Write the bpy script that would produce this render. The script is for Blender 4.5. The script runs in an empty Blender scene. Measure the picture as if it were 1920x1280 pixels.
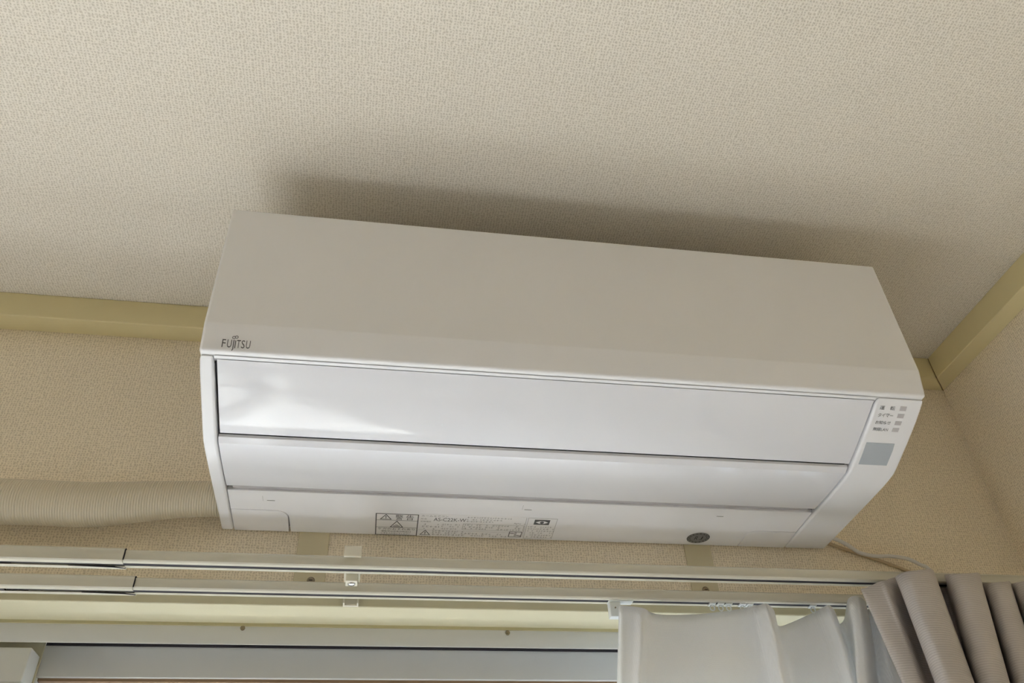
import bpy, bmesh, math
from mathutils import Vector, Matrix
sc = bpy.context.scene
C = sc.collection
Z0 = 2.096                     # height above the floor of the air conditioner's bottom rear edge

# ------------------------------------------------------------------ camera
cam_d = bpy.data.cameras.new('camera'); cam = bpy.data.objects.new('camera', cam_d); C.objects.link(cam)
cam_d.sensor_fit = 'HORIZONTAL'; cam_d.sensor_width = 36.0; cam_d.lens = 28.712; cam_d.clip_start = 0.01
rt = Vector((0.98620332, -0.16014598, -0.04190789)); up = Vector((-0.06847587, -0.62514512, 0.77749896)); fw = Vector((0.15071184, 0.76390238, 0.62748633))
m = Matrix((rt, up, -fw)).transposed().to_4x4(); m.translation = Vector((0.16877, -0.88770, -0.42469 + Z0))
cam.matrix_world = m
sc.camera = cam

# ------------------------------------------------------------------ light and exposure
SUN_ENERGY, SKY_STRENGTH, EXPOSURE = 13.0, 0.34, 1.70
w = bpy.data.worlds.new('sky'); sc.world = w; w.use_nodes = True
nt = w.node_tree; nt.nodes.clear()
sky = nt.nodes.new('ShaderNodeTexSky'); sky.sky_type = 'NISHITA'; sky.sun_disc = False
sky.sun_elevation = math.radians(66); sky.sun_rotation = math.radians(30); sky.air_density = 1.0; sky.dust_density = 3.0
bg = nt.nodes.new('ShaderNodeBackground'); bg.inputs[1].default_value = SKY_STRENGTH
out = nt.nodes.new('ShaderNodeOutputWorld')
nt.links.new(sky.outputs[0], bg.inputs[0]); nt.links.new(bg.outputs[0], out.inputs[0])
sun_d = bpy.data.lights.new('sun', 'SUN'); sun_d.energy = SUN_ENERGY; sun_d.angle = math.radians(1.5); sun_d.color = (0.98, 0.985, 1.0)
sun = bpy.data.objects.new('sun', sun_d); C.objects.link(sun)
sun.rotation_euler = Vector((-0.45, -0.36, -0.82)).to_track_quat('-Z', 'Y').to_euler()
sun.location = (3, 4, 6)
vs = sc.view_settings
sc.display_settings.display_device = 'sRGB'
vs.view_transform = 'Standard'; vs.look = 'None'; vs.exposure = EXPOSURE; vs.gamma = 1.0; vs.use_curve_mapping = False
sc.cycles.use_denoising = True
sc.cycles.max_bounces = 12; sc.cycles.diffuse_bounces = 8; sc.cycles.transparent_max_bounces = 12
sc.cycles.caustics_reflective = False; sc.cycles.caustics_refractive = False

# ------------------------------------------------------------------ materials
def mat(name, col, rough=0.5, metal=0.0, spec=0.5, var=0.0, vscale=30.0, bump=0.0, bscale=200.0, coat=0.0):
    m = bpy.data.materials.new(name); m.use_nodes = True
    n, l = m.node_tree.nodes, m.node_tree.links
    b = n['Principled BSDF']
    b.inputs['Base Color'].default_value = (*col, 1); b.inputs['Roughness'].default_value = rough
    b.inputs['Metallic'].default_value = metal; b.inputs['Specular IOR Level'].default_value = spec
    b.inputs['Coat Weight'].default_value = coat; b.inputs['Coat Roughness'].default_value = 0.05
    g = n.new('ShaderNodeNewGeometry')
    if var > 0:
        t = n.new('ShaderNodeTexNoise'); t.inputs['Scale'].default_value = vscale; t.inputs['Detail'].default_value = 4
        l.new(g.outputs['Position'], t.inputs['Vector'])
        r = n.new('ShaderNodeValToRGB')
        r.color_ramp.elements[0].position = 0.3; r.color_ramp.elements[1].position = 0.7
        r.color_ramp.elements[0].color = (*[c * (1 - var) for c in col], 1); r.color_ramp.elements[1].color = (*[min(1, c * (1 + var)) for c in col], 1)
        l.new(t.outputs['Fac'], r.inputs[0]); l.new(r.outputs[0], b.inputs['Base Color'])
    if bump > 0:
        t = n.new('ShaderNodeTexNoise'); t.inputs['Scale'].default_value = bscale; t.inputs['Detail'].default_value = 3
        l.new(g.outputs['Position'], t.inputs['Vector'])
        bp = n.new('ShaderNodeBump'); bp.inputs['Strength'].default_value = bump; bp.inputs['Distance'].default_value = 0.0005
        l.new(t.outputs['Fac'], bp.inputs['Height']); l.new(bp.outputs[0], b.inputs['Normal'])
    return m

def wallpaper(name, ax_a, ax_b, col):
    """woven fabric-look vinyl: crossed threads about 3 mm apart, broken up by noise; relief plus a little colour in the hollows"""
    m = bpy.data.materials.new(name); m.use_nodes = True
    n, l = m.node_tree.nodes, m.node_tree.links
    b = n['Principled BSDF']; b.inputs['Roughness'].default_value = 0.85; b.inputs['Specular IOR Level'].default_value = 0.25
    g = n.new('ShaderNodeNewGeometry'); s = n.new('ShaderNodeSeparateXYZ'); l.new(g.outputs['Position'], s.inputs[0])
    cb = n.new('ShaderNodeCombineXYZ'); l.new(s.outputs[ax_a], cb.inputs[0]); l.new(s.outputs[ax_b], cb.inputs[1])
    waves = []
    for d, sc_ in (('X', 98.0), ('Y', 108.0)):
        wv = n.new('ShaderNodeTexWave'); wv.wave_type = 'BANDS'; wv.bands_direction = d
        wv.inputs['Scale'].default_value = sc_; wv.inputs['Distortion'].default_value = 5.0
        wv.inputs['Detail'].default_value = 2.0; wv.inputs['Detail Scale'].default_value = 1.8
        l.new(cb.outputs[0], wv.inputs['Vector']); waves.append(wv)
    ns = n.new('ShaderNodeTexNoise'); ns.inputs['Scale'].default_value = 330.0; ns.inputs['Detail'].default_value = 4.0
    l.new(cb.outputs[0], ns.inputs['Vector'])
    def mth(op, a, c):
        q = n.new('ShaderNodeMath'); q.operation = op
        for i, v in enumerate((a, c)):
            if isinstance(v, float): q.inputs[i].default_value = v
            else: l.new(v, q.inputs[i])
        return q.outputs[0]
    h = mth('MAXIMUM', waves[0].outputs['Fac'], mth('MULTIPLY', waves[1].outputs['Fac'], 0.85))
    h = mth('ADD', mth('MULTIPLY', h, 0.50), mth('MULTIPLY', ns.outputs['Fac'], 1.1))
    r = n.new('ShaderNodeValToRGB')
    r.color_ramp.elements[0].position = 0.60; r.color_ramp.elements[1].position = 1.15
    r.color_ramp.elements[0].color = (*[c * k for c, k in zip(col, (0.80, 0.78, 0.74))], 1)
    r.color_ramp.elements[1].color = (*[min(1, c * 1.08) for c in col], 1)
    l.new(h, r.inputs[0]); l.new(r.outputs[0], b.inputs['Base Color'])
    bp = n.new('ShaderNodeBump'); bp.inputs['Strength'].default_value = 0.55; bp.inputs['Distance'].default_value = 0.0008
    l.new(h, bp.inputs['Height']); l.new(bp.outputs[0], b.inputs['Normal'])
    return m

WP = (0.90, 0.81, 0.66)
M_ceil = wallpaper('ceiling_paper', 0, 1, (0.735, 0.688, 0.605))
M_back = wallpaper('wallpaper_back', 0, 2, WP)
M_side = wallpaper('wallpaper_side', 1, 2, WP)
M_floor = mat('floor_boards', (0.50, 0.505, 0.52), 0.5, var=0.08, vscale=6)
M_trim = mat('cornice_beige', (0.77, 0.675, 0.39), 0.45, var=0.015, vscale=12)
M_casing = mat('casing_cream', (0.62, 0.575, 0.40), 0.35, var=0.02, vscale=10)
M_strap = mat('strip_beige', (0.68, 0.61, 0.42), 0.5)
M_white = mat('white_plastic', (0.85, 0.85, 0.875), 0.38, bump=0.03, bscale=900)
M_shell = mat('shell_plastic', (0.83, 0.82, 0.83), 0.45, bump=0.04, bscale=900)
M_gloss = mat('gloss_white', (0.76, 0.76, 0.795), 0.07, coat=0.15)
M_under = mat('under_plastic', (0.88, 0.875, 0.90), 0.35)
M_dark = mat('dark_plastic', (0.012, 0.010, 0.014), 0.6)
M_recess = mat('recess_grey', (0.50, 0.48, 0.50), 0.6)
M_print = mat('print_grey', (0.10, 0.10, 0.105), 0.6)
M_print2 = mat('print_pale_grey', (0.30, 0.30, 0.30), 0.6)
M_label = mat('label_paper', (0.88, 0.87, 0.88), 0.35)
M_led = mat('lamp_grey', (0.52, 0.50, 0.52), 0.25)
M_recv = mat('receiver_blue_grey', (0.46, 0.50, 0.55), 0.12)
M_rail = mat('rail_enamel', (0.60, 0.57, 0.47), 0.36, coat=0.1)
M_bracket = mat('bracket_cream', (0.72, 0.68, 0.56), 0.4)
M_slot = mat('slot_dark', (0.02, 0.016, 0.022), 0.7)  # near-black; painted shade in the slots and head recess, also the rail joints
M_alu = mat('window_aluminium', (0.64, 0.64, 0.62), 0.38, metal=0.05, var=0.02, vscale=8)
M_screw = mat('screw_steel', (0.75, 0.76, 0.78), 0.22, metal=1.0)
M_screw_dull = mat('screw_dull', (0.30, 0.25, 0.17), 0.4, metal=0.7)
M_seal = mat('seal_brown', (0.28, 0.18, 0.10), 0.7)
M_pipe = mat('pipe_tape', (0.66, 0.59, 0.45), 0.42)
M_cable = mat('cable_grey', (0.74, 0.72, 0.70), 0.45)
M_cord = mat('cord_beige', (0.62, 0.49, 0.32), 0.55)
M_runner = mat('runner_plastic', (0.74, 0.77, 0.77), 0.3)
M_conc = mat('balcony_concrete', (0.72, 0.72, 0.71), 0.85, var=0.06, vscale=3)

def glass_mat():
    m = bpy.data.materials.new('window_glass'); m.use_nodes = True
    n, l = m.node_tree.nodes, m.node_tree.links; n.clear()
    o = n.new('ShaderNodeOutputMaterial'); t = n.new('ShaderNodeBsdfTransparent'); g = n.new('ShaderNodeBsdfGlossy')
    lw = n.new('ShaderNodeLayerWeight'); lw.inputs[0].default_value = 0.5; pw = n.new('ShaderNodeMath'); pw.operation = 'POWER'; pw.inputs[1].default_value = 5.0; l.new(lw.outputs['Facing'], pw.inputs[0])
    f = n.new('ShaderNodeMath'); f.operation = 'MULTIPLY_ADD'; f.inputs[1].default_value = 0.94; f.inputs[2].default_value = 0.04; l.new(pw.outputs[0], f.inputs[0]); g.inputs['Roughness'].default_value = 0.01
    t.inputs[0].default_value = (0.95, 0.97, 0.96, 1)
    x = n.new('ShaderNodeMixShader'); l.new(f.outputs[0], x.inputs[0]); l.new(t.outputs[0], x.inputs[1]); l.new(g.outputs[0], x.inputs[2])
    l.new(x.outputs[0], o.inputs[0]); return m
M_glass = glass_mat()

def cloth(name, col, transl, rib, amp, direction='Z'):
    m = bpy.data.materials.new(name); m.use_nodes = True
    n, l = m.node_tree.nodes, m.node_tree.links; n.clear()
    o = n.new('ShaderNodeOutputMaterial'); d = n.new('ShaderNodeBsdfDiffuse'); t = n.new('ShaderNodeBsdfTranslucent'); x = n.new('ShaderNodeMixShader')
    x.inputs[0].default_value = transl
    g = n.new('ShaderNodeNewGeometry')
    wv = n.new('ShaderNodeTexWave'); wv.wave_type = 'BANDS'; wv.bands_direction = direction
    wv.inputs['Scale'].default_value = rib; wv.inputs['Distortion'].default_value = 1.0; wv.inputs['Detail'].default_value = 2.0
    l.new(g.outputs['Position'], wv.inputs['Vector'])
    ns = n.new('ShaderNodeTexNoise'); ns.inputs['Scale'].default_value = 350; l.new(g.outputs['Position'], ns.inputs['Vector'])
    mx = n.new('ShaderNodeMath'); mx.operation = 'MULTIPLY_ADD'; mx.inputs[1].default_value = 0.5; l.new(ns.outputs['Fac'], mx.inputs[0]); l.new(wv.outputs['Fac'], mx.inputs[2])
    r = n.new('ShaderNodeValToRGB'); r.color_ramp.elements[1].position = 1.0
    r.color_ramp.elements[0].color = (*[c * (1 - amp) for c in col], 1); r.color_ramp.elements[1].color = (*[min(1, c * (1 + amp * .4)) for c in col], 1)
    l.new(mx.outputs[0], r.inputs[0]); l.new(r.outputs[0], d.inputs[0]); l.new(r.outputs[0], t.inputs[0])
    bp = n.new('ShaderNodeBump'); bp.inputs['Strength'].default_value = 0.35; bp.inputs['Distance'].default_value = 0.0004
    l.new(mx.outputs[0], bp.inputs['Height']); l.new(bp.outputs[0], d.inputs['Normal'])
    l.new(d.outputs[0], x.inputs[1]); l.new(t.outputs[0], x.inputs[2]); l.new(x.outputs[0], o.inputs[0])
    return m
M_sheer = cloth('sheer_voile', (0.94, 0.94, 0.94), 0.30, 260.0, 0.03, 'X')
M_drape = cloth('drape_weave', (0.555, 0.515, 0.49), 0.04, 130.0, 0.13, 'Z')

# ------------------------------------------------------------------ mesh helpers
class MB:
    def __init__(s): s.v = []; s.f = []
    def add(s, vs, fs):
        k = len(s.v); s.v += [tuple(p) for p in vs]; s.f += [tuple(i + k for i in f) for f in fs]
    def box(s, x0, x1, y0, y1, z0, z1):
        s.add([(x0,y0,z0),(x1,y0,z0),(x1,y1,z0),(x0,y1,z0),(x0,y0,z1),(x1,y0,z1),(x1,y1,z1),(x0,y1,z1)],
              [(0,3,2,1),(4,5,6,7),(0,1,5,4),(1,2,6,5),(2,3,7,6),(3,0,4,7)])
    def prism(s, prof, x0, x1):
        """closed (y, z) outline swept along x"""
        n = len(prof)
        s.add([(x0, y, z) for y, z in prof] + [(x1, y, z) for y, z in prof],
              [(i, (i+1) % n, n+(i+1) % n, n+i) for i in range(n)] + [tuple(range(n))[::-1], tuple(range(n, 2*n))])
    def plate(s, poly, zf, t):
        """(x, y) outline lying on the surface z = zf(y), thickness t upwards"""
        n = len(poly)
        s.add([(x, y, zf(y)) for x, y in poly] + [(x, y, zf(y) + t) for x, y in poly],
              [(i, (i+1) % n, n+(i+1) % n, n+i) for i in range(n)] + [tuple(range(n))[::-1], tuple(range(n, 2*n))])
    def tube(s, pts, rs, seg=12, cap=True):
        pts = [Vector(p) for p in pts]; n = len(pts); k = len(s.v)
        if not hasattr(rs, '__len__'): rs = [rs] * n
        ref = Vector((0, 0, 1))
        for i, p in enumerate(pts):
            d = (pts[min(i+1, n-1)] - pts[max(i-1, 0)]).normalized()
            a = d.cross(ref)
            if a.length < 1e-3: a = d.cross(Vector((0, 1, 0)))
            a.normalize(); b = d.cross(a)
            r = rs[i] if hasattr(rs[i], '__len__') else (rs[i], rs[i])
            for j in range(seg):
                t = 2*math.pi*j/seg; s.v.append(tuple(p + a*math.cos(t)*r[0] + b*math.sin(t)*r[1]))
        for i in range(n-1):
            for j in range(seg):
                s.f.append((k+i*seg+j, k+i*seg+(j+1) % seg, k+(i+1)*seg+(j+1) % seg, k+(i+1)*seg+j))
        if cap: s.f.append(tuple(k+j for j in range(seg))[::-1]); s.f.append(tuple(k+(n-1)*seg+j for j in range(seg)))
    def build(s, name, m, parent=None, label=None, bevel=0.0, bseg=2, smooth=True, origin=None, kind=None, angle=40):
        xs, ys, zs = zip(*s.v)
        o_w = Vector(origin) if origin else Vector(((min(xs)+max(xs))/2, (min(ys)+max(ys))/2, min(zs)))
        me = bpy.data.meshes.new(name)
        me.from_pydata([Vector(p) - o_w for p in s.v], [], s.f)
        bm = bmesh.new(); bm.from_mesh(me); bmesh.ops.recalc_face_normals(bm, faces=bm.faces)
        bm.to_mesh(me); bm.free()
        if smooth:
            for p in me.polygons: p.use_smooth = True
            me.set_sharp_from_angle(angle=math.radians(angle))
        me.materials.append(m)
        o = bpy.data.objects.new(name, me); C.objects.link(o)
        wl = o_w + Vector((0, 0, Z0))
        if parent is not None:
            o.parent = parent; pw = parent['_w'] ; o.location = wl - Vector(pw)
        else: o.location = wl
        o['_w'] = tuple(wl)
        if bevel > 0:
            b = o.modifiers.new('bevel', 'BEVEL'); b.width = bevel; b.segments = bseg; b.limit_method = 'ANGLE'; b.angle_limit = math.radians(35); b.harden_normals = False
        if label: o['label'] = label
        if kind: o['kind'] = kind
        return o

def tag(o, label=None, cat=None, group=None, kind=None):
    if label: o['label'] = label
    if cat: o['category'] = cat
    if group: o['group'] = group
    if kind: o['kind'] = kind
    return o
def thing(name, loc, label=None, cat=None, group=None, kind=None):
    o = bpy.data.objects.new(name, None); C.objects.link(o); o.empty_display_size = 0.05
    wl = Vector(loc) + Vector((0, 0, Z0)); o.location = wl; o['_w'] = tuple(wl)
    return tag(o, label, cat, group, kind)

def text_tris(txt, size, space=1.0):
    """flat triangles of a word in 2-D, lower left corner at 0, 0 (built-in typeface)"""
    cu = bpy.data.curves.new('word', 'FONT'); cu.body = txt; cu.size = size; cu.space_character = space; cu.resolution_u = 3
    ob = bpy.data.objects.new('word', cu); C.objects.link(ob)
    dg = bpy.context.evaluated_depsgraph_get(); dg.update()
    me = bpy.data.meshes.new_from_object(ob.evaluated_get(dg))
    vs = [(v.co.x, v.co.y) for v in me.vertices]; fs = [tuple(p.vertices) for p in me.polygons]
    bpy.data.objects.remove(ob); bpy.data.curves.remove(cu); bpy.data.meshes.remove(me)
    return vs, fs
class Ink:
    """flat print: 2-D shapes carried onto a surface by fn(x, y) -> (x, y, z)"""
    def __init__(s, fn): s.fn = fn; s.mb = MB()
    def poly(s, pts): s.mb.add([s.fn(*p) for p in pts], [tuple(range(len(pts)))])
    def rect(s, x0, y0, x1, y1): s.poly([(x0,y0),(x1,y0),(x1,y1),(x0,y1)])
    def line(s, pts, wd, closed=False):
        n = len(pts)
        for i in range(n if closed else n-1):
            a, b = Vector(pts[i]), Vector(pts[(i+1) % n]); d = (b-a)
            if d.length < 1e-9: continue
            d.normalize(); q = Vector((-d.y, d.x))*wd/2; e = d*wd/2
            s.poly([tuple(a-e+q), tuple(a-e-q), tuple(b+e-q), tuple(b+e+q)])
    def word(s, txt, x, y, size, w=None, h=None, align='L', space=1.0):
        vs, fs = text_tris(txt, size, space)
        if not vs: return
        x0 = min(v[0] for v in vs); x1 = max(v[0] for v in vs); y0 = min(v[1] for v in vs); y1 = max(v[1] for v in vs)
        kx = w/(x1-x0) if w else 1; ky = h/(y1-y0) if h else 1
        ox = {'L': 0, 'R': -(x1-x0)*kx, 'C': -(x1-x0)*kx/2}[align]
        s.mb.add([s.fn(x+ox+(a-x0)*kx, y+(b-y0)*ky) for a, b in vs], fs)
    def strokes(s, x0, x1, y, h, seed, fill=0.72):
        """a line of print too small to read: short marks of uneven length"""
        import random
        r = random.Random(seed); x = x0
        while x < x1:
            wd = r.uniform(0.6, 1.5)*h*0.8
            if r.random() < fill:
                k = r.choice((0, 1, 2))
                if k == 0: s.rect(x, y+h*.40, min(x+wd, x1), y+h*.56); s.rect(x+wd*.3, y, x+wd*.45, y+h)
                elif k == 1: s.rect(x, y+h*.8, min(x+wd, x1), y+h*.95); s.rect(x, y+h*.1, min(x+wd*.8, x1), y+h*.25); s.rect(x+wd*.2, y+h*.1, x+wd*.35, y+h*.9)
                else: s.rect(x, y+h*.3, min(x+wd*.9, x1), y+h*.5); s.rect(x+wd*.6, y, x+wd*.75, y+h)
            x += wd + h*0.28
    def build(s, name, m, parent, label=None): return s.mb.build(name, m, parent, label, smooth=False)

# ------------------------------------------------------------------ the room
ZF, ZC = -Z0, 0.304
XL, XR, YF = -2.4, 1.0056, -6.0
WX0, WX1, WZ0, WZ1 = -1.60, 0.90, -2.02, -0.0918     # window opening
mb = MB(); mb.box(XL-.15, XR+.15, YF-.15, .15, ZC, ZC+.12); mb.build('ceiling', M_ceil, kind='structure', smooth=False)
mb = MB(); mb.box(XL-.15, XR+.15, YF-.15, .15, ZF-.12, ZF); mb.build('floor', M_floor, kind='structure', smooth=False)
mb = MB()
mb.box(XL-.15, WX0-.029, 0, .15, ZF, ZC); mb.box(WX1+.029, XR+.15, 0, .15, ZF, ZC); mb.box(WX0-.029, WX1+.029, 0, .15, WZ1+.021, ZC); mb.box(WX0-.029, WX1+.029, 0, .15, ZF, WZ0-.002)
mb.build('wall_back', M_back, kind='structure', smooth=False)
mb = MB(); mb.box(XR, XR+.15, YF, 0, ZF, ZC); mb.build('wall_right', M_side, kind='structure', smooth=False)
mb = MB(); mb.box(XL-.15, XL, YF, 0, ZF, ZC); mb.build('wall_left', M_side, kind='structure', smooth=False)
mb = MB(); mb.box(XL-.15, XR+.15, YF-.15, YF, ZF, ZC); mb.build('wall_front', M_back, kind='structure', smooth=False)
T, H = 0.0294, 0.0375
mb = MB(); mb.add([(XL, 0, ZC), (XL, -T, ZC), (XL, -T, ZC-H), (XL, 0, ZC-H), (XR-.0006, 0, ZC), (XR-T-.0006, -T, ZC), (XR-T-.0006, -T, ZC-H), (XR-.0006, 0, ZC-H)], [(0,1,2,3), (4,7,6,5), (0,4,5,1), (1,5,6,2), (2,6,7,3), (3,7,4,0)]); mb.build('trim_1', M_trim, kind='structure', bevel=0.0012, label='beige ceiling cornice along the back wall, passing behind the air conditioner')
mb = MB(); mb.add(
    [(XR, 0, ZC), (XR, YF, ZC), (XR-T, YF, ZC), (XR-T, -T, ZC), (XR, 0, ZC-H), (XR, YF, ZC-H), (XR-T, YF, ZC-H), (XR-T, -T, ZC-H)],
    [(0,1,2,3), (4,7,6,5), (0,4,5,1), (1,5,6,2), (2,6,7,3), (3,7,4,0)])
mb.build('trim_2', M_trim, kind='structure', bevel=0.0012, label='beige ceiling cornice along the right wall, mitred into the corner')
mb = MB(); mb.add([(XR-T-.0008,-T-.0003,ZC-.001),(XR-T+.0006,-T-.0003,ZC-.001),(XR+.0,-.0005,ZC-H-.0004),(XR-.0012,-.0005,ZC-H-.0004),(XR-T-.0008,-T-.0004,ZC-H-.0004),(XR-T+.0004,-T-.0004,ZC-H-.0004)],
    [(0,1,5,4),(4,5,2,3)])
mb.build('mitre_joint', M_seal, bpy.data.objects['trim_2'], smooth=False)
# outside: balcony slab in the sun, unseen screens added to shape its lit area
mb = MB(); mb.box(-9, 9, .16, 1.12, ZF-.30, ZF-.12); mb.build('balcony_floor', M_conc, kind='structure', smooth=False)
mb = MB(); mb.box(-9, 9, 1.0, 1.12, ZF-.12, ZF+1.0); mb.build('added_shade_parapet', M_conc, kind='structure', smooth=False)  # unseen, added at this depth to limit the sunlit strip of slab
mb = MB(); mb.box(.95, .99, .17, .99, ZF-.119, ZF+2.1); mb.build('added_shade_partition', M_conc, kind='structure', smooth=False)  # unseen, added to keep the sun off the right half of the slab

# ------------------------------------------------------------------ the window under the air conditioner
win = thing('window_1', (WX0, .03, WZ0), kind='structure')
HZ = WZ1                               # underside of the head lining
mb = MB(); mb.box(WX0-.03, WX1+.03, -.02, .034, HZ, HZ+.022); mb.build('head_lining', M_casing, win, 'cream painted head lining', bevel=.0012)
mb = MB(); mb.box(WX0-.03, WX0, -.02, .034, WZ0, HZ); mb.build('jamb_lining', M_casing, win, bevel=.0012)
mb = MB(); mb.box(WX1, WX1+.03, -.02, .034, WZ0, HZ); mb.build('jamb_lining', M_casing, win, bevel=.0012)
mb = MB(); mb.box(WX0, WX1, .0325, .0339, HZ-.0032, HZ); mb.build('sealing_bead', mat('bead_olive', (0.55, 0.50, 0.30), 0.5), win, 'thin olive bead under the head lining')
mb = MB(); mb.prism([(.034, HZ-.0010), (.034, HZ-.0224), (.0342, HZ-.0227), (.0349, HZ-.0227), (.0349, HZ-.004), (.112, HZ-.004), (.112, HZ+.0218), (.0343, HZ+.0218), (.0343, HZ-.0010)], WX0, WX1)
mb.build('head_track', M_alu, win, 'grey aluminium head track', bevel=.0006)
for xa, xb in ((WX0, WX0+.03), (WX1-.03, WX1)):
    mb = MB(); mb.box(xa, xb, .034, .112, WZ0, HZ-.0226); mb.build('side_track', M_alu, win)
mb = MB(); mb.box(WX0, WX1, -.02, .15, WZ0-.03, WZ0); mb.build('sill_track', M_alu, win)
for x, z in ((.0350, HZ-.0052), (.3272, HZ-.0062)):
    mb = MB(); mb.tube([(x, .0325, z), (x, .0348, z)], .0026, 10); mb.tube([(x, .0318, z), (x, .0326, z)], .0016, 8); mb.build('screw', M_screw_dull, win, 'small screw head on the aluminium head track')
def sash(x0, x1, ya, yb, top, parent, label):
    mb = MB(); st, rail = .045, .0345
    mb.box(x0, x1, ya, yb, top-rail, top); mb.box(x0, x0+st, ya, yb, WZ0+.01, top-rail); mb.box(x1-st, x1, ya, yb, WZ0+.01, top-rail); mb.box(x0+st, x1-st, ya, yb, WZ0+.01, WZ0+.07)
    s = mb.build('sash', M_alu, parent, label, bevel=.001)
    mb = MB(); yc = (ya+yb)/2; mb.box(x0+st, x1-st, ya+.003, yb-.003, top-rail-.003, top-rail+.0); mb.build('glazing_seal', M_seal, s, 'brown seal line under the top rail')
    mb = MB(); mb.box(x0+st-.004, x1-st+.004, yc-.002, yc+.002, WZ0+.066, top-rail+.004); mb.build('pane', M_glass, s)
    return s
sash(WX0+.031, -.1722, .036, .0655, HZ-.0275, win, 'left sliding sash on the room side')
sash(-.215, WX1-.031, .0690, .097, HZ-.0130, win, 'right sliding sash on the outer track')
mb = MB(); mb.box(-.1705, WX1-.032, .0672, .0688, HZ-.0147, HZ-.0050); mb.build('recess_shade', M_slot, win, 'dark strip painted for the shaded recess above the right sash')  # near-black strip painting in the shade of the head recess
mb = MB(); mb.box(-.30, -.1712, .0662, .0684, HZ-.075, HZ-.010); mb.build('draught_block', M_casing, win, 'cream draught block between the sashes')

# ------------------------------------------------------------------ air conditioner
W = 0.7285
ac = thing('air_conditioner', (W/2, -.14, 0), 'white wall-mounted air conditioner with a warning label, under the ceiling above the window', 'air conditioner')
# profiles in (y, z)
lip = [(-.2755, .0780), (-.2755, .0768), (-.27535, .0760), (-.27510, .0750), (-.2697, .0510), (-.2692, .0494), (-.2682, .0485), (-.2665, .0480), (-.2645, .0480)]
mb = MB(); mb.prism([(-.003, .2314), (-.2755, .2314)] + lip + [(-.2620, .0480), (-.003, .0480)], 0, W)
shell = mb.build('front_shell', M_shell, ac, bevel=.0045, bseg=4, angle=50)
def lip_y(z):
    for (y0, z0), (y1, z1) in zip(lip, lip[1:]):
        if z0 >= z >= z1: return y0 + (y1-y0)*(z0-z)/(z0-z1)
    return lip[0][0]
cheek = [(-.2645, .0472), (-.2530, .0402), (-.2415, .0342), (-.2195, .0240), (-.2015, .0163), (-.1850, .0095), (-.1776, .0071), (-.1660, .0056), (-.1518, .0046), (-.1231, .0034), (-.068, .0018), (-.003, .0002)]
def cheek_z(y):
    for (y0, z0), (y1, z1) in zip(cheek, cheek[1:]):
        if y0 <= y <= y1: return z0 + (z1-z0)*(y-y0)/(y1-y0)
    return 0.0
XA, XB = .0128, .6752
mb = MB(); mb.prism(cheek + [(-.003, .0472)], 0, XA); mb.build('side_cheek', M_white, ac, bevel=.0022, bseg=3)
mb = MB(); mb.prism(cheek + [(-.003, .0472)], XB, W); rc = mb.build('display_cheek', M_white, ac, 'wider right cheek with indicator lamps and receiver', bevel=.0022, bseg=3)
mb = MB(); mb.prism([(-.255, .0470), (-.246, .0430), (-.184, .0265), (-.180, .0200), (-.0955, .0150), (-.0885, .0105), (-.004, .0070), (-.004, .0470)], XA, XB); mb.build('inner_frame', M_dark, ac, 'dark inner frame seen in the gaps')
mb = MB(); mb.prism([(-.2640, .0472), (-.2618, .0461), (-.2606, .0458), (-.2590, .0472)], XA, XB-.001); mb.build('seam_strip', M_white, ac, bevel=.0004)
# intake panel
pan = [(-.2600, .0458), (-.2570, .0445), (-.2364, .0352), (-.2200, .0281), (-.2025, .0208), (-.1900, .0160), (-.1840, .0141), (-.1832, .0148), (-.1832, .0172), (-.2000, .0240), (-.2560, .0470)]
mb = MB(); mb.prism(pan, XA+.0024, XB-.0016); mb.build('intake_panel', M_gloss, ac, 'glossy white intake panel', bevel=.0007)
# louver
lou = [(-.1812, .0150), (-.1808, .0119), (-.1742, .0084), (-.1640, .0076), (-.1500, .0067), (-.1350, .0060), (-.1200, .0056), (-.1050, .0054), (-.0965, .0056), (-.0942, .0064), (-.0940, .0090), (-.1600, .0150)]
mb = MB(); mb.prism(lou, XA+.0010, XB-.0022); mb.build('louver', M_gloss, ac, 'glossy white outlet louver', bevel=.0003, angle=14)
mb = MB(); mb.prism([(-.0938, .0092), (-.0850, .0082), (-.0850, .0120), (-.0938, .0120)], XA+.006, XB-.007); mb.build('gap_shelf', M_recess, ac, 'grey strip in the gap behind the louver')
# underside
def bot_z(y): return -.0660*y + .0002
def arc(cx, cy, rx, ry, a0, a1, n=8): return [(cx+rx*math.cos(math.radians(a0+(a1-a0)*i/n)), cy+ry*math.sin(math.radians(a0+(a1-a0)*i/n))) for i in range(n+1)]
g = .0010
main = [(XA+.0008, -.0862), (XB-.0008, -.0862), (XB-.0008, -.0400-g)] + [(p[0], p[1]-g) for p in arc(.6260, -.0270, -.0125, -.0130, 90, 0)][0:] + [(.6135-g, -.003), (.0738+g*1.6, -.003)] + [(p[0]+g, p[1]-g) for p in arc(.0608, -.0330, .0128, -.0140, 0, 90)] + [(XA+.0008, -.0470-g)]
mb = MB(); mb.plate(main, bot_z, .0055); mb.build('under_cover', M_under, ac, bevel=.0005)
cl = [(XA+.0008, -.0470), ] + arc(.0608, -.0330, .0128, -.0140, 90, 0) + [(.0736, -.003), (XA+.0010, -.003)]
mb = MB(); mb.plate(cl, bot_z, .0055); mb.build('corner_cover', M_under, ac, 'small left corner cover', bevel=.0005)
cr = [(XB-.0008, -.0400)] + arc(.6260, -.0270, -.0125, -.0130, 90, 0) + [(.6135, -.003), (XB-.0008, -.003)]
mb = MB(); mb.plate(cr, bot_z, .0055); mb.build('corner_cover', M_under, ac, 'small right corner cover', bevel=.0005)

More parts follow.
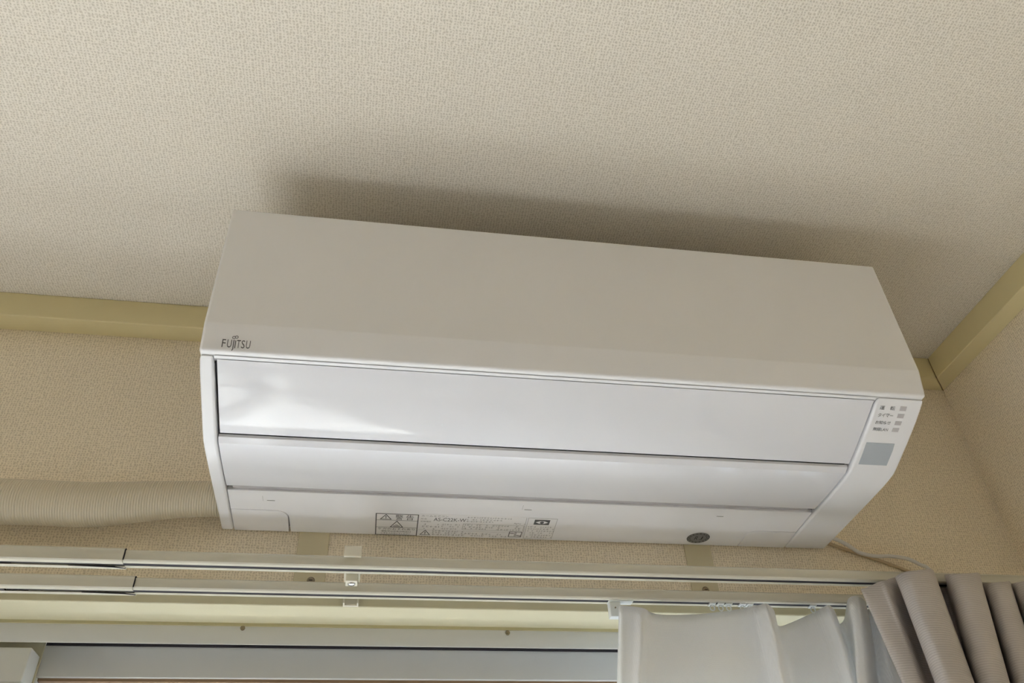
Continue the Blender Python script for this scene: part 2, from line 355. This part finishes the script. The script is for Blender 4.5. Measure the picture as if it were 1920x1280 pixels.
# print and labels on the underside (words read from below: x to the right, -y up)
def under(off): return lambda x, y: (x, -y, bot_z(-y) - off)
# warning label: outline, three rows
lab = MB(); lab.plate([(.1697, -.0503), (.2170, -.0503), (.2176, -.0042), (.1705, -.0042)], lambda y: bot_z(y)-.00025, .0003)
warn = lab.build('warning_label', M_label, ac, 'white warning label with a black outline', smooth=False)
k = Ink(under(.0004))
k.line([(.1699, .0500), (.2168, .0500), (.2174, .0045), (.1707, .0045)], .0011, True)
k.line([(.1700, .0366), (.2170, .0366)], .0006); k.line([(.1703, .0212), (.2172, .0212)], .0006)
k.line([(.1750, .0385), (.1868, .0385), (.1809, .0485)], .0010, True); k.rect(.1804, .0415, .1814, .0455); k.rect(.1804, .0395, .1814, .0405)
k.word('警', .1915, .0378, .012, w=.0085, h=.0110); k.word('告', .2035, .0378, .012, w=.0085, h=.0110)
k.line([(.1868, .0222), (.2005, .0222), (.1936, .0350)], .0010, True); k.line([(.1905, .0243), (.1968, .0243)], .0012); k.line([(.1922, .0275), (.1950, .0262)], .0008)
k.word('ケガのおそれあり', .1727, .0158, .006, w=.0420, h=.0040)
k.word('運転中は空気の吹出口', .1768, .0108, .004, w=.0335, h=.0034); k.word('に手を入れないでください', .1768, .0062, .004, w=.0335, h=.0034)
k.build('label_print', M_print, warn)
lab = MB(); lab.plate([(.2184, -.0523), (.3402, -.0529), (.3416, -.0079), (.3300, -.0055), (.2192, -.0050)], lambda y: bot_z(y)-.00025, .0003)
rate = lab.build('rating_label', M_label, ac, 'long rating label with fine grey print', smooth=False)
k = Ink(under(.0004))
k.word('AS-C22K-W', .2345, .0383, .009, w=.0368, h=.0072); k.build('model_print', M_print, rate)
k = Ink(under(.0004))
k.line([(.2215, .0072), (.2325, .0072), (.2270, .0172)], .0009, True); k.rect(.2265, .0098, .2275, .0140); k.rect(.2265, .0080, .2275, .0090); k.build('caution_symbol', M_print, rate)
k = Ink(under(.0004))
k.line([(.3250, .0085), (.3395, .0085), (.3395, .0200), (.3250, .0200)], .0009, True); k.line([(.3255, .0170), (.3300, .0165)], .0014); k.line([(.3345, .0120), (.3392, .0110)], .0014)
k.line([(.3317, .0100), (.3317, .0190)], .0006); k.line([(.3330, .0100), (.3330, .0190)], .0006); k.build('notice_symbol', M_print, rate)
k = Ink(under(.0004))
k.word('ルームエアコン', .2205, .0470, .006, w=.0300, h=.0035)
k.word('形名', .2200, .0408, .004, w=.0065, h=.003); k.word('定格電圧', .2200, .0352, .004, w=.0120, h=.003)
for i, y in enumerate((.0290, .0240, .0192)): k.strokes(.2195, .2420, y, .0034, i, .6)
for i, y in enumerate((.0300, .0255, .0205)): k.strokes(.2445, .2640, y, .0030, 10+i, .75)
for i, y in enumerate((.0470, .0425, .0385)): k.strokes(.2720, .3230-.01*i, y, .0030, 20+i, .8)
k.word('Ag+', .3270, .0365, .005, w=.0060, h=.0040); k.strokes(.3335, .3400, .0370, .0022, 33)
k.line([(.2690, .0345), (.3395, .0345), (.3398, .0215), (.2690, .0215)], .0004, True)
for i, y in enumerate((.0305, .0262, .0225)): k.strokes(.2700, .3390, y, .0032, 50+i, .7)
for i, y in enumerate((.0150, .0110, .0068)): k.strokes(.2350, .2700 if i == 0 else .3210, y, .0034, 60+i, .82)
k.line([(.2192, .0178), (.3240, .0178)], .0003); k.line([(.3400, .0520), (.3414, .0090)], .0004)
k.build('label_print', M_print2, rate)
lab = MB(); lab.plate([(.3420, -.0524), (.3761, -.0518), (.3772, -.0065), (.3430, -.0062)], lambda y: bot_z(y)-.00025, .0003)
eco = lab.build('energy_label', M_label, ac, 'square label with a dark eye-shaped emblem', smooth=False)
k = Ink(under(.0004)); k.rect(.3500, .0380, .3680, .0490); k.build('emblem', M_print, eco)
k = Ink(under(.0006)); k.poly([(.3515, .0435), (.3560, .0462), (.3620, .0462), (.3665, .0435), (.3620, .0408), (.3560, .0408)]); k.build('emblem_shape', M_label, eco)
k = Ink(under(.0008)); k.poly(arc(.3590, .0435, .0024, .0024, 0, 330, 11)); k.build('emblem_dot', M_print, eco)
k = Ink(under(.0004))
for i in range(6): k.strokes(.3442+.0004*i, .3752, .0315-.0046*i, .0030, 80+i, .8)
k.line([(.3422, .0521), (.3759, .0516), (.3770, .0068), (.3432, .0064)], .0004, True); k.build('label_print', M_print2, eco)
# round stamped mark
k = Ink(under(.00025)); k.poly(arc(.5563, .0202, .0142, .0122, 0, 350, 35)); mk = k.build('round_mark', mat('mark_grey', (0.24, 0.235, 0.23), 0.5), ac, 'round grey printed mark near the right end')
k = Ink(under(.0004))
for r in (.0, .0035): k.line(arc(.5563, .0202, .0138-r, .0118-r, 0, 350, 35), .0005, True)
k.word('R', .5520, .0160, .010, w=.0042, h=.0082); k.word('J', .5580, .0160, .010, w=.0036, h=.0082)
for i in range(16):
    a = math.radians(i*22.5); k.rect(.5563+.0119*math.cos(a)-.0008, .0202+.0100*math.sin(a)-.0007, .5563+.0119*math.cos(a)+.0008, .0202+.0100*math.sin(a)+.0007)
k.build('mark_print', M_dark, mk)
# small moulded dashes and ticks
for x, y in ((.0572, -.0684), (.3382, -.0693), (.5659, -.0707)):
    k = Ink(under(.0003)); k.rect(x-.0042, -y-.0006, x+.0042, -y+.0006); k.build('moulded_dash', M_print2, ac)
for x, y in ((.0490, -.0720), (.3315, -.0735)):
    k = Ink(under(.0003)); k.rect(x-.0002, -y-.0050, x+.0002, -y+.0050); k.build('moulded_tick', mat('tick_pale', (.55, .55, .54), .5), ac)
# maker's name on the lip
def on_lip(off):
    return lambda x, z: (x, lip_y(z) - off, z - off*.3)
k = Ink(on_lip(.0003))
zb, zt = .0522, .0602
names = (('F', .0192, .0037), ('U', .0238, .0046), ('T', .0322, .0040), ('S', .0364, .0036), ('U', .0406, .0044))
for ch, x, wd in names: k.word(ch, x, zb, .012, w=wd*.86, h=zt-zb)
k.line([(.0294, zt-.0005), (.0294, zb-.0012), (.0288, zb-.0024)], .0008)                 # J
k.line([(.0310, zt-.0010), (.0310, zb)], .0008)                                         # I
k.line(arc(.0290, .0624, .0013, .0012, 20, 340, 12) + arc(.0314, .0630, .0013, .0012, 200, -120, 12), .0005)   # loop above J and I
k.build('maker_name', M_print, ac, 'grey maker lettering on the lower lip')
# indicator lamps, their words and the receiver
def on_cheek(off): return lambda x, y: (x, -y, cheek_z(-y) - off)
rows = (.2546, .2470, .2392, .2316)
for i, (y, wd) in enumerate(zip(rows, ('運　転', 'タイマー', 'お知らせ', '無線LAN'))):
    lm = MB(); lm.plate([(.7040, -y-.0021), (.7112, -y-.0021), (.7112, -y+.0021), (.7040, -y+.0021)], lambda q: cheek_z(q)-.0003, .0008); lm.build('indicator_lamp', M_led, rc, 'small grey indicator lamp')
    k = Ink(on_cheek(.0004)); k.word(wd, .6988 - (.0006*(i == 0)), y-.0020, .004, w=.0172, h=.0040, align='R'); k.build('indicator_word', M_print, rc)
lm = MB(); lm.plate([(.6803, -.2158), (.7128, -.2158), (.7138, -.2080), (.7140, -.1895), (.6810, -.1895)], lambda q: cheek_z(q)-.0004, .0012); lm.build('receiver_window', M_recv, rc, 'blue-grey rectangular remote receiver window')

# ------------------------------------------------------------------ mounting strips on the wall
def strip(xa, xb, xs, label):
    t = thing('mounting_strip', ((xa+xb)/2, -.0015, -.069), label, 'mounting strip', 'mounting strips behind the air conditioner')
    mb = MB(); mb.prism([(0, -.0690), (0, .2660), (-.0026, .2660), (-.0026, -.0690)], xa, xb); mb.build('bar', M_strap, t, bevel=.0008)
    mb = MB(); mb.tube([(xs, -.0024, -.0565), (xs, -.0040, -.0565)], [.0046, .0030], 12); s = mb.build('screw', M_screw_dull, t, 'dull screw at the lower end')
    mb = MB(); mb.box(xs-.0018, xs+.0018, -.0044, -.0038, -.0569, -.0561); mb.build('screw_slot', M_dark, s)
strip(.0850, .1190, .1040, 'beige mounting strip on the wall under the left half of the air conditioner')
strip(.5440, .5775, .5605, 'beige mounting strip on the wall under the right end of the air conditioner')

# ------------------------------------------------------------------ double curtain rail
cr_ = thing('curtain_rail', (.1495, -.02, -.088), 'double cream curtain rail with two parallel tracks on a bracket above the window', 'curtain rail')
def rail_prof(y0, g=0.0):
    """C track open below; y0 is the face towards the room, 18 mm deep, 11 mm high"""
    w_, h0, h1, t = .018, -.0880-g, -.0768+g, .0013
    a, b = y0-g, y0+w_+g; s0, s1 = y0+.0062, y0+.0120
    return [(a+.0012, h1), (a, h1-.0014), (a+.0008, h1-.0035), (a+.0005, h1-.0075), (a, h0+.0012), (a+.0012, h0), (s0, h0), (s0, h0+.0004), (a+t+.0006, h0+t), (a+t+.0012, h1-t), (b-t, h1-t), (b-t, h0+t), (s1, h0+.0004), (s1, h0), (b-.0012, h0), (b, h0+.0012), (b, h1)]
XE0, XE1 = -1.70, .985
for nm, y0, xj in (('front', -.1150, -.0625), ('rear', -.0500, -.0654)):
    mb = MB(); mb.prism(rail_prof(y0), xj-.10, XE1); tr = mb.build('track', M_rail, cr_, '%s track' % nm, angle=30)
    mb = MB(); mb.prism(rail_prof(y0, .0011), XE0, xj); mb.build('outer_track', M_rail, cr_, '%s track, wider telescoping half' % nm, angle=30)
    mb = MB(); mb.box(xj-.12, XE1-.004, y0+.0058, y0+.0124, -.0877, -.0868); mb.build('slot_shade_plate', M_slot, tr, 'dark plate painted for the shade inside the track slot')  # near-flush dark plate fills the slot in place of its unlit inside
    mb = MB(); mb.box(XE0+.004, xj-.121, y0+.0058, y0+.0124, -.0888, -.0868); mb.build('slot_shade_plate', M_slot, cr_, 'dark plate painted for the shade inside the track slot')
    mb = MB(); mb.tube([(xj-.050, y0+.0118, -.0889), (xj-.010, y0+.0122, -.0892), (xj+.0005, y0+.0150, -.0893)], [.0004, .0008, .0005], 8); mb.build('slot_end', M_slot, tr)
    mb = MB(); mb.prism([(y0-.0007, -.0872), (y0-.0007, -.0772), (y0+.0005, -.0757), (y0+.0160, -.0757), (y0+.0160, -.0765), (y0+.0020, -.0765), (y0+.0020, -.0872)], xj+.0001, xj+.0010); mb.build('joint_gap', M_slot, tr, 'dark joint between the telescoping halves')
    mb = MB(); mb.box(XE1, XE1+.006, y0-.001, y0+.019, -.0892, -.0757); mb.build('end_cap', M_bracket, cr_)
    mb = MB(); mb.box(XE0-.006, XE0, y0-.003, y0+.021, -.0902, -.0750); mb.build('end_cap', M_bracket, cr_)
bx0, bx1 = .1415, .1578
mb = MB()
mb.box(bx0, bx1, -.0235, -.0200, -.0905, -.0630)
mb.box(bx0, bx0+.0016, -.1130, -.0215, -.0770, -.0690); mb.box(bx1-.0016, bx1, -.1130, -.0215, -.0770, -.0690)
mb.box(bx0, bx1, -.1150, -.0215, -.0690, -.0674)
mb.box(bx0, bx0+.0016, -.0300, -.0200, -.0915, -.0690); mb.box(bx1-.0016, bx1, -.0300, -.0200, -.0915, -.0690); mb.box(bx0, bx1, -.0235, -.0200, -.0917, -.0905)
br = mb.build('bracket', M_bracket, cr_, 'cream bracket arm', bevel=.0003)
mb = MB(); mb.prism([(-.1202, -.0712), (-.1190, -.0680), (-.1120, -.0674), (-.1120, -.0690), (-.1165, -.0700), (-.1165, -.0795), (-.1192, -.0795)], bx0-.0004, bx1+.0004); mb.build('bracket_clip', M_bracket, br, bevel=.0008)
mb = MB(); mb.box(bx0+.0022, bx1-.0022, -.0800, -.0660, -.0880, -.0770); blk = mb.build('screw_block', M_bracket, br, 'pale block with a bright cross screw', bevel=.0005)
mb = MB(); mb.tube([(.1497, -.0730, -.0878), (.1497, -.0730, -.0893), (.1497, -.0730, -.0899)], [.0040, .0034, .0016], 16); scr = mb.build('screw', M_screw, blk, 'bright cross-head screw')
mb = MB(); mb.prism([(-.0965, -.0770), (-.0800, -.0800), (-.0800, -.0770)], bx0+.0030, bx0+.0060); mb.prism([(-.0965, -.0770), (-.0800, -.0800), (-.0800, -.0770)], bx1-.0060, bx1-.0030); mb.build('spring_tab', M_bracket, br)

# ------------------------------------------------------------------ curtain runners
g_ = 'curtain runners on the rear track'
rn = thing('magnet_runner', (.4400, -.039, -.106), 'pale flat end runner in the rear track beside the white sheer', 'curtain runner')
mb = MB(); mb.box(.4280, .4405, -.0440, -.0345, -.1058, -.0890); mb.build('carrier', M_runner, rn, bevel=.0008)
mb = MB(); mb.box(.4278, .4553, -.0450, -.0335, -.0890, -.0872); mb.build('arm', M_runner, rn, bevel=.0005)
mb = MB(); mb.tube([(.4340, -.0452, -.0962), (.4340, -.0438, -.0962)], .0008, 8); mb.build('rivet', M_screw_dull, rn)
def runner(x, label):
    r = thing('curtain_runner', (x, -.0395, -.0965), label, 'curtain runner', g_)
    mb = MB(); mb.box(x-.0036, x+.0036, -.0440, -.0350, -.0892, -.0876); mb.build('slider', M_runner, r, bevel=.0004)
    a = [(x+.0026*math.cos(t*math.pi/8), -.0395, -.0924+.0030*math.sin(t*math.pi/8)) for t in range(17)]
    mb = MB(); mb.tube(a, .0008, 6); mb.build('ring', M_runner, r)
for x, lb in ((.5480, 'clear runner in the rear track, first to the right of the magnet runner'), (.5580, 'clear runner in the rear track, second to the right of the magnet runner'), (.5675, 'clear runner in the rear track, third to the right of the magnet runner'),
              (.5840, 'clear runner left of the first raised sheer pleat, outer of two'), (.5925, 'clear runner left of the first raised sheer pleat, nearer of two'), (.6690, 'clear runner beside the second raised sheer pleat')):
    runner(x, lb)

# ------------------------------------------------------------------ curtains
SHEER = [((0.4379, -0.047, -0.0961),(0.4256, -0.047, -0.176)),((0.4388, -0.053, -0.0972),(0.4277, -0.053, -0.1778)),((0.4464, -0.0515, -0.0971),(0.4322, -0.053, -0.1777)),((0.453, -0.053, -0.0981),(0.439, -0.0545, -0.1781)),((0.4575, -0.062, -0.1027),(0.4439, -0.062, -0.1803)),((0.4664, -0.053, -0.1014),(0.4534, -0.047, -0.1759)),((0.4739, -0.0395, -0.0985),(0.4582, -0.038, -0.1732)),((0.4892, -0.0335, -0.0989),(0.4755, -0.035, -0.1722)),((0.5202, -0.0335, -0.0984),(0.5048, -0.041, -0.1738)),((0.5451, -0.035, -0.0967),(0.5292, -0.05, -0.1763)),((0.5697, -0.038, -0.0943),(0.5589, -0.047, -0.1753)),((0.5925, -0.0455, -0.0924),(0.5915, -0.044, -0.1743)),((0.597, -0.059, -0.0951),(0.5904, -0.065, -0.1804)),((0.5983, -0.068, -0.0974),(0.5939, -0.074, -0.1831)),((0.6089, -0.056, -0.0956),(0.6049, -0.062, -0.1795)),((0.6204, -0.041, -0.0957),(0.6163, -0.044, -0.1741)),((0.6257, -0.0305, -0.1075),(0.6245, -0.032, -0.1706)),((0.6379, -0.029, -0.1056),(0.636, -0.029, -0.1696)),((0.6616, -0.032, -0.0971),(0.6572, -0.041, -0.173)),((0.6732, -0.044, -0.094),(0.6717, -0.053, -0.1765)),((0.675, -0.062, -0.0953),(0.6729, -0.071, -0.1818)),((0.6853, -0.053, -0.0953),(0.6846, -0.059, -0.1782)),((0.6957, -0.0395, -0.0962),(0.6977, -0.041, -0.1728)),((0.7015, -0.0305, -0.1044),(0.7046, -0.032, -0.1701)),((0.7088, -0.032, -0.0999),(0.7027, -0.035, -0.171)),((0.7066, -0.047, -0.0914),(0.6877, -0.056, -0.1773)),((0.695, -0.074, -0.0923),(0.6684, -0.086, -0.1862)),((0.6966, -0.083, -0.0928),(0.6712, -0.09, -0.1874)),((0.7039, -0.083, -0.0938),(0.6789, -0.09, -0.1873)),((0.7179, -0.068, -0.0931),(0.6933, -0.077, -0.1834)),((0.7277, -0.053, -0.0957),(0.7099, -0.059, -0.178)),((0.7242, -0.0635, -0.0989),(0.7114, -0.068, -0.1807)),((0.725, -0.068, -0.1009),(0.7164, -0.077, -0.1833)),((0.7352, -0.056, -0.1016),(0.7346, -0.062, -0.1788)),((0.7533, -0.038, -0.1008),(0.7579, -0.041, -0.1725)),((0.7744, -0.032, -0.0982),(0.7804, -0.032, -0.1697))]
DRAPE = [((0.7057, -0.108, -0.0996),(0.7083, -0.108, -0.1925)),((0.6823, -0.122, -0.1016),(0.6946, -0.122, -0.1967)),((0.6862, -0.126, -0.1011),(0.698, -0.128, -0.1984)),((0.7006, -0.128, -0.0955),(0.7058, -0.13, -0.199)),((0.7037, -0.132, -0.0959),(0.7121, -0.126, -0.1977)),((0.7142, -0.124, -0.0911),(0.7268, -0.112, -0.1935)),((0.7236, -0.118, -0.0865),(0.7335, -0.106, -0.1917)),((0.7329, -0.114, -0.0828),(0.7421, -0.104, -0.1911)),((0.7422, -0.112, -0.0799),(0.7398, -0.112, -0.1935)),((0.7231, -0.128, -0.0896),(0.7233, -0.132, -0.1994)),((0.7192, -0.14, -0.0918),(0.717, -0.146, -0.2036)),((0.7218, -0.148, -0.0922),(0.7162, -0.157, -0.2068)),((0.732, -0.15, -0.0913),(0.7235, -0.16, -0.2077)),((0.7439, -0.149, -0.0894),(0.7348, -0.157, -0.2067)),((0.7553, -0.143, -0.0853),(0.7487, -0.148, -0.204)),((0.7685, -0.13, -0.0832),(0.7631, -0.134, -0.1998)),((0.777, -0.116, -0.08),(0.7749, -0.116, -0.1945)),((0.7846, -0.104, -0.076),(0.7819, -0.104, -0.1909)),((0.7973, -0.1, -0.0733),(0.7883, -0.099, -0.1894)),((0.8012, -0.104, -0.0755),(0.7884, -0.102, -0.1903)),((0.7885, -0.122, -0.0823),(0.7744, -0.122, -0.1962)),((0.7793, -0.14, -0.0896),(0.765, -0.142, -0.2022)),((0.784, -0.149, -0.093),(0.7685, -0.152, -0.2051)),((0.7987, -0.147, -0.0912),(0.7805, -0.15, -0.2044)),((0.8144, -0.138, -0.0863),(0.7953, -0.14, -0.2014)),((0.8293, -0.122, -0.0824),(0.8122, -0.122, -0.196)),((0.8401, -0.104, -0.0789),(0.8236, -0.104, -0.1907)),((0.8443, -0.101, -0.08),(0.8294, -0.1, -0.1895)),((0.8371, -0.112, -0.0885),(0.8243, -0.112, -0.193)),((0.828, -0.13, -0.0949),(0.8127, -0.132, -0.199)),((0.8295, -0.14, -0.0978),(0.8131, -0.142, -0.2019)),((0.8405, -0.139, -0.0962),(0.8243, -0.14, -0.2013)),((0.8555, -0.13, -0.0915),(0.8404, -0.13, -0.1982)),((0.8706, -0.114, -0.086),(0.8564, -0.114, -0.1935)),((0.877, -0.104, -0.0829),(0.8622, -0.104, -0.1905)),((0.8742, -0.112, -0.0869),(0.8625, -0.112, -0.1928)),((0.8646, -0.13, -0.0928),(0.8525, -0.13, -0.1982)),((0.8683, -0.138, -0.0948),(0.8537, -0.138, -0.2005)),((0.8846, -0.132, -0.0919),(0.869, -0.132, -0.1987)),((0.9061, -0.114, -0.0857),(0.8894, -0.114, -0.1933))]
def cr1(p0, p1, p2, p3, t):
    return tuple(.5*((2*b)+(-a+c)*t+(2*a-5*b+4*c-d)*t*t+(-a+3*b-3*c+d)*t**3) for a, b, c, d in zip(p0, p1, p2, p3))
def curtain(cols, zend, nsub, rows_top, th, name, m, parent, sag=0.0, label=None):
    def smooth(ps):
        o = []
        for i in range(len(ps)-1):
            p0 = ps[max(i-1, 0)]; p3 = ps[min(i+2, len(ps)-1)]
            for j in range(nsub): o.append(cr1(p0, ps[i], ps[i+1], p3, j/nsub))
        o.append(ps[-1]); return o
    tp, bt = smooth([c[0] for c in cols]), smooth([c[1] for c in cols])
    n = len(tp); rowsz = []
    for r in range(rows_top+1):
        t = r/rows_top
        rowsz.append([(p[0]+(q[0]-p[0])*t, p[1]+(q[1]-p[1])*t - sag*math.sin(math.pi*min(1.0, t*1.15))*max(0.0, min(1.0, (-p[1]-.046)/.015)), p[2]+(q[2]-p[2])*t) for p, q in zip(tp, bt)])
    for zz in (-.30, -.6, -1.1, -1.6, zend):
        f = (zz+.18)/(zend+.18)
        rowsz.append([(q[0]+(q[0]-p[0])*.15, q[1], zz) for p, q in zip(tp, bt)])
    mb = MB(); mb.v = [p for r in rowsz for p in r]
    R_ = len(rowsz)
    mb.f = [(r*n+i, r*n+i+1, (r+1)*n+i+1, (r+1)*n+i) for r in range(R_-1) for i in range(n-1)]
    o = mb.build(name, m, parent, label, angle=180)
    s = o.modifiers.new('thickness', 'SOLIDIFY'); s.thickness = th; s.offset = 0
    return o, tp
sh = thing('sheer_curtain', (.6, -.045, -2.04), 'white sheer curtain gathered on the rear track at the right of the window', 'curtain')
curtain(SHEER, -2.04, 3, 7, .0005, 'sheer_panel', M_sheer, sh, .004)
hm = [SHEER[0], SHEER[1]]
mb = MB(); a, b = SHEER[0]; mb.tube([a, tuple((p+q)/2 for p, q in zip(a, b)), b, (b[0]-.002, b[1], -.6), (b[0]-.002, b[1], -2.03)], [(.0010, .0007)]*5, 6); mb.build('side_hem', M_sheer, sh)
dr = thing('drape_curtain', (.80, -.13, -2.05), 'taupe pleated drape with fine horizontal ribs, bunched at the right on the front track', 'curtain')
curtain(DRAPE, -2.05, 4, 6, .0016, 'drape_panel', M_drape, dr)

# ------------------------------------------------------------------ wrapped pipe and cables
pp = thing('wrapped_pipe', (-.55, -.03, -.02), 'beige tape-wrapped refrigerant pipe leaving the left side of the air conditioner along the wall', 'pipe')
pts, rs = [], []
N = 120
for i in range(N+1):
    x = -1.35 + 1.349*i/N
    t = max(0.0, min(1.0, (x+.16)/.16)); t = t*t*(3-2*t)
    wob = .0003*math.sin(x*60) + .0003*math.sin(x*23+1)
    z = .0117 + .0126*t + wob
    pts.append((x, -.0295, z)); r = .0242 - .0046*t + .0002*math.sin(x*41)
    rs.append((r, r))
mb = MB(); mb.tube(pts, rs, 28); pipe = mb.build('pipe_wrap', M_pipe, pp, angle=180)
n, l = M_pipe.node_tree.nodes, M_pipe.node_tree.links
gg = n.new('ShaderNodeNewGeometry'); wv = n.new('ShaderNodeTexWave'); wv.bands_direction = 'X'; wv.inputs['Scale'].default_value = 120; wv.inputs['Distortion'].default_value = 2.5; wv.inputs['Detail'].default_value = 1.5; wv.inputs['Detail Scale'].default_value = .12
bp = n.new('ShaderNodeBump'); bp.inputs['Strength'].default_value = .75; bp.inputs['Distance'].default_value = .0008
l.new(gg.outputs['Position'], wv.inputs['Vector']); l.new(wv.outputs['Fac'], bp.inputs['Height']); l.new(bp.outputs[0], n['Principled BSDF'].inputs['Normal'])
def smooth_path(ps, k=6):
    o = []
    for i in range(len(ps)-1):
        for j in range(k): o.append(cr1(ps[max(i-1, 0)], ps[i], ps[i+1], ps[min(i+2, len(ps)-1)], j/k))
    return o + [ps[-1]]
mb = MB(); mb.tube(smooth_path([(.7166, -.02, .0128), (.742, -.014, .0087), (.7569, -.012, .0022), (.771, -.010, -.0064), (.7901, -.010, -.0101), (.8121, -.010, -.0098), (.8317, -.012, -.0133), (.8441, -.016, -.0225), (.8508, -.020, -.031), (.853, -.020, -.06), (.855, -.014, -.2)]), .0024, 8)
tag(mb.build('power_cable', M_cable, None, 'pale grey cable drooping from the right end of the air conditioner to the drape', angle=180), cat='cable')
mb = MB(); mb.tube(smooth_path([(.7237, -.0035, .014), (.7473, -.0025, .0049), (.7801, -.0025, -.0063), (.8064, -.0025, -.0147), (.832, -.0025, -.0246), (.8505, -.0025, -.0339), (.875, -.0025, -.06), (.885, -.0025, -.2)]), .0020, 8)
tag(mb.build('wall_cord', M_cord, None, 'thin brown-beige cord on the wall just below the pale cable', angle=180), cat='cord')
for o in list(bpy.data.objects):
    if '_w' in o: del o['_w']
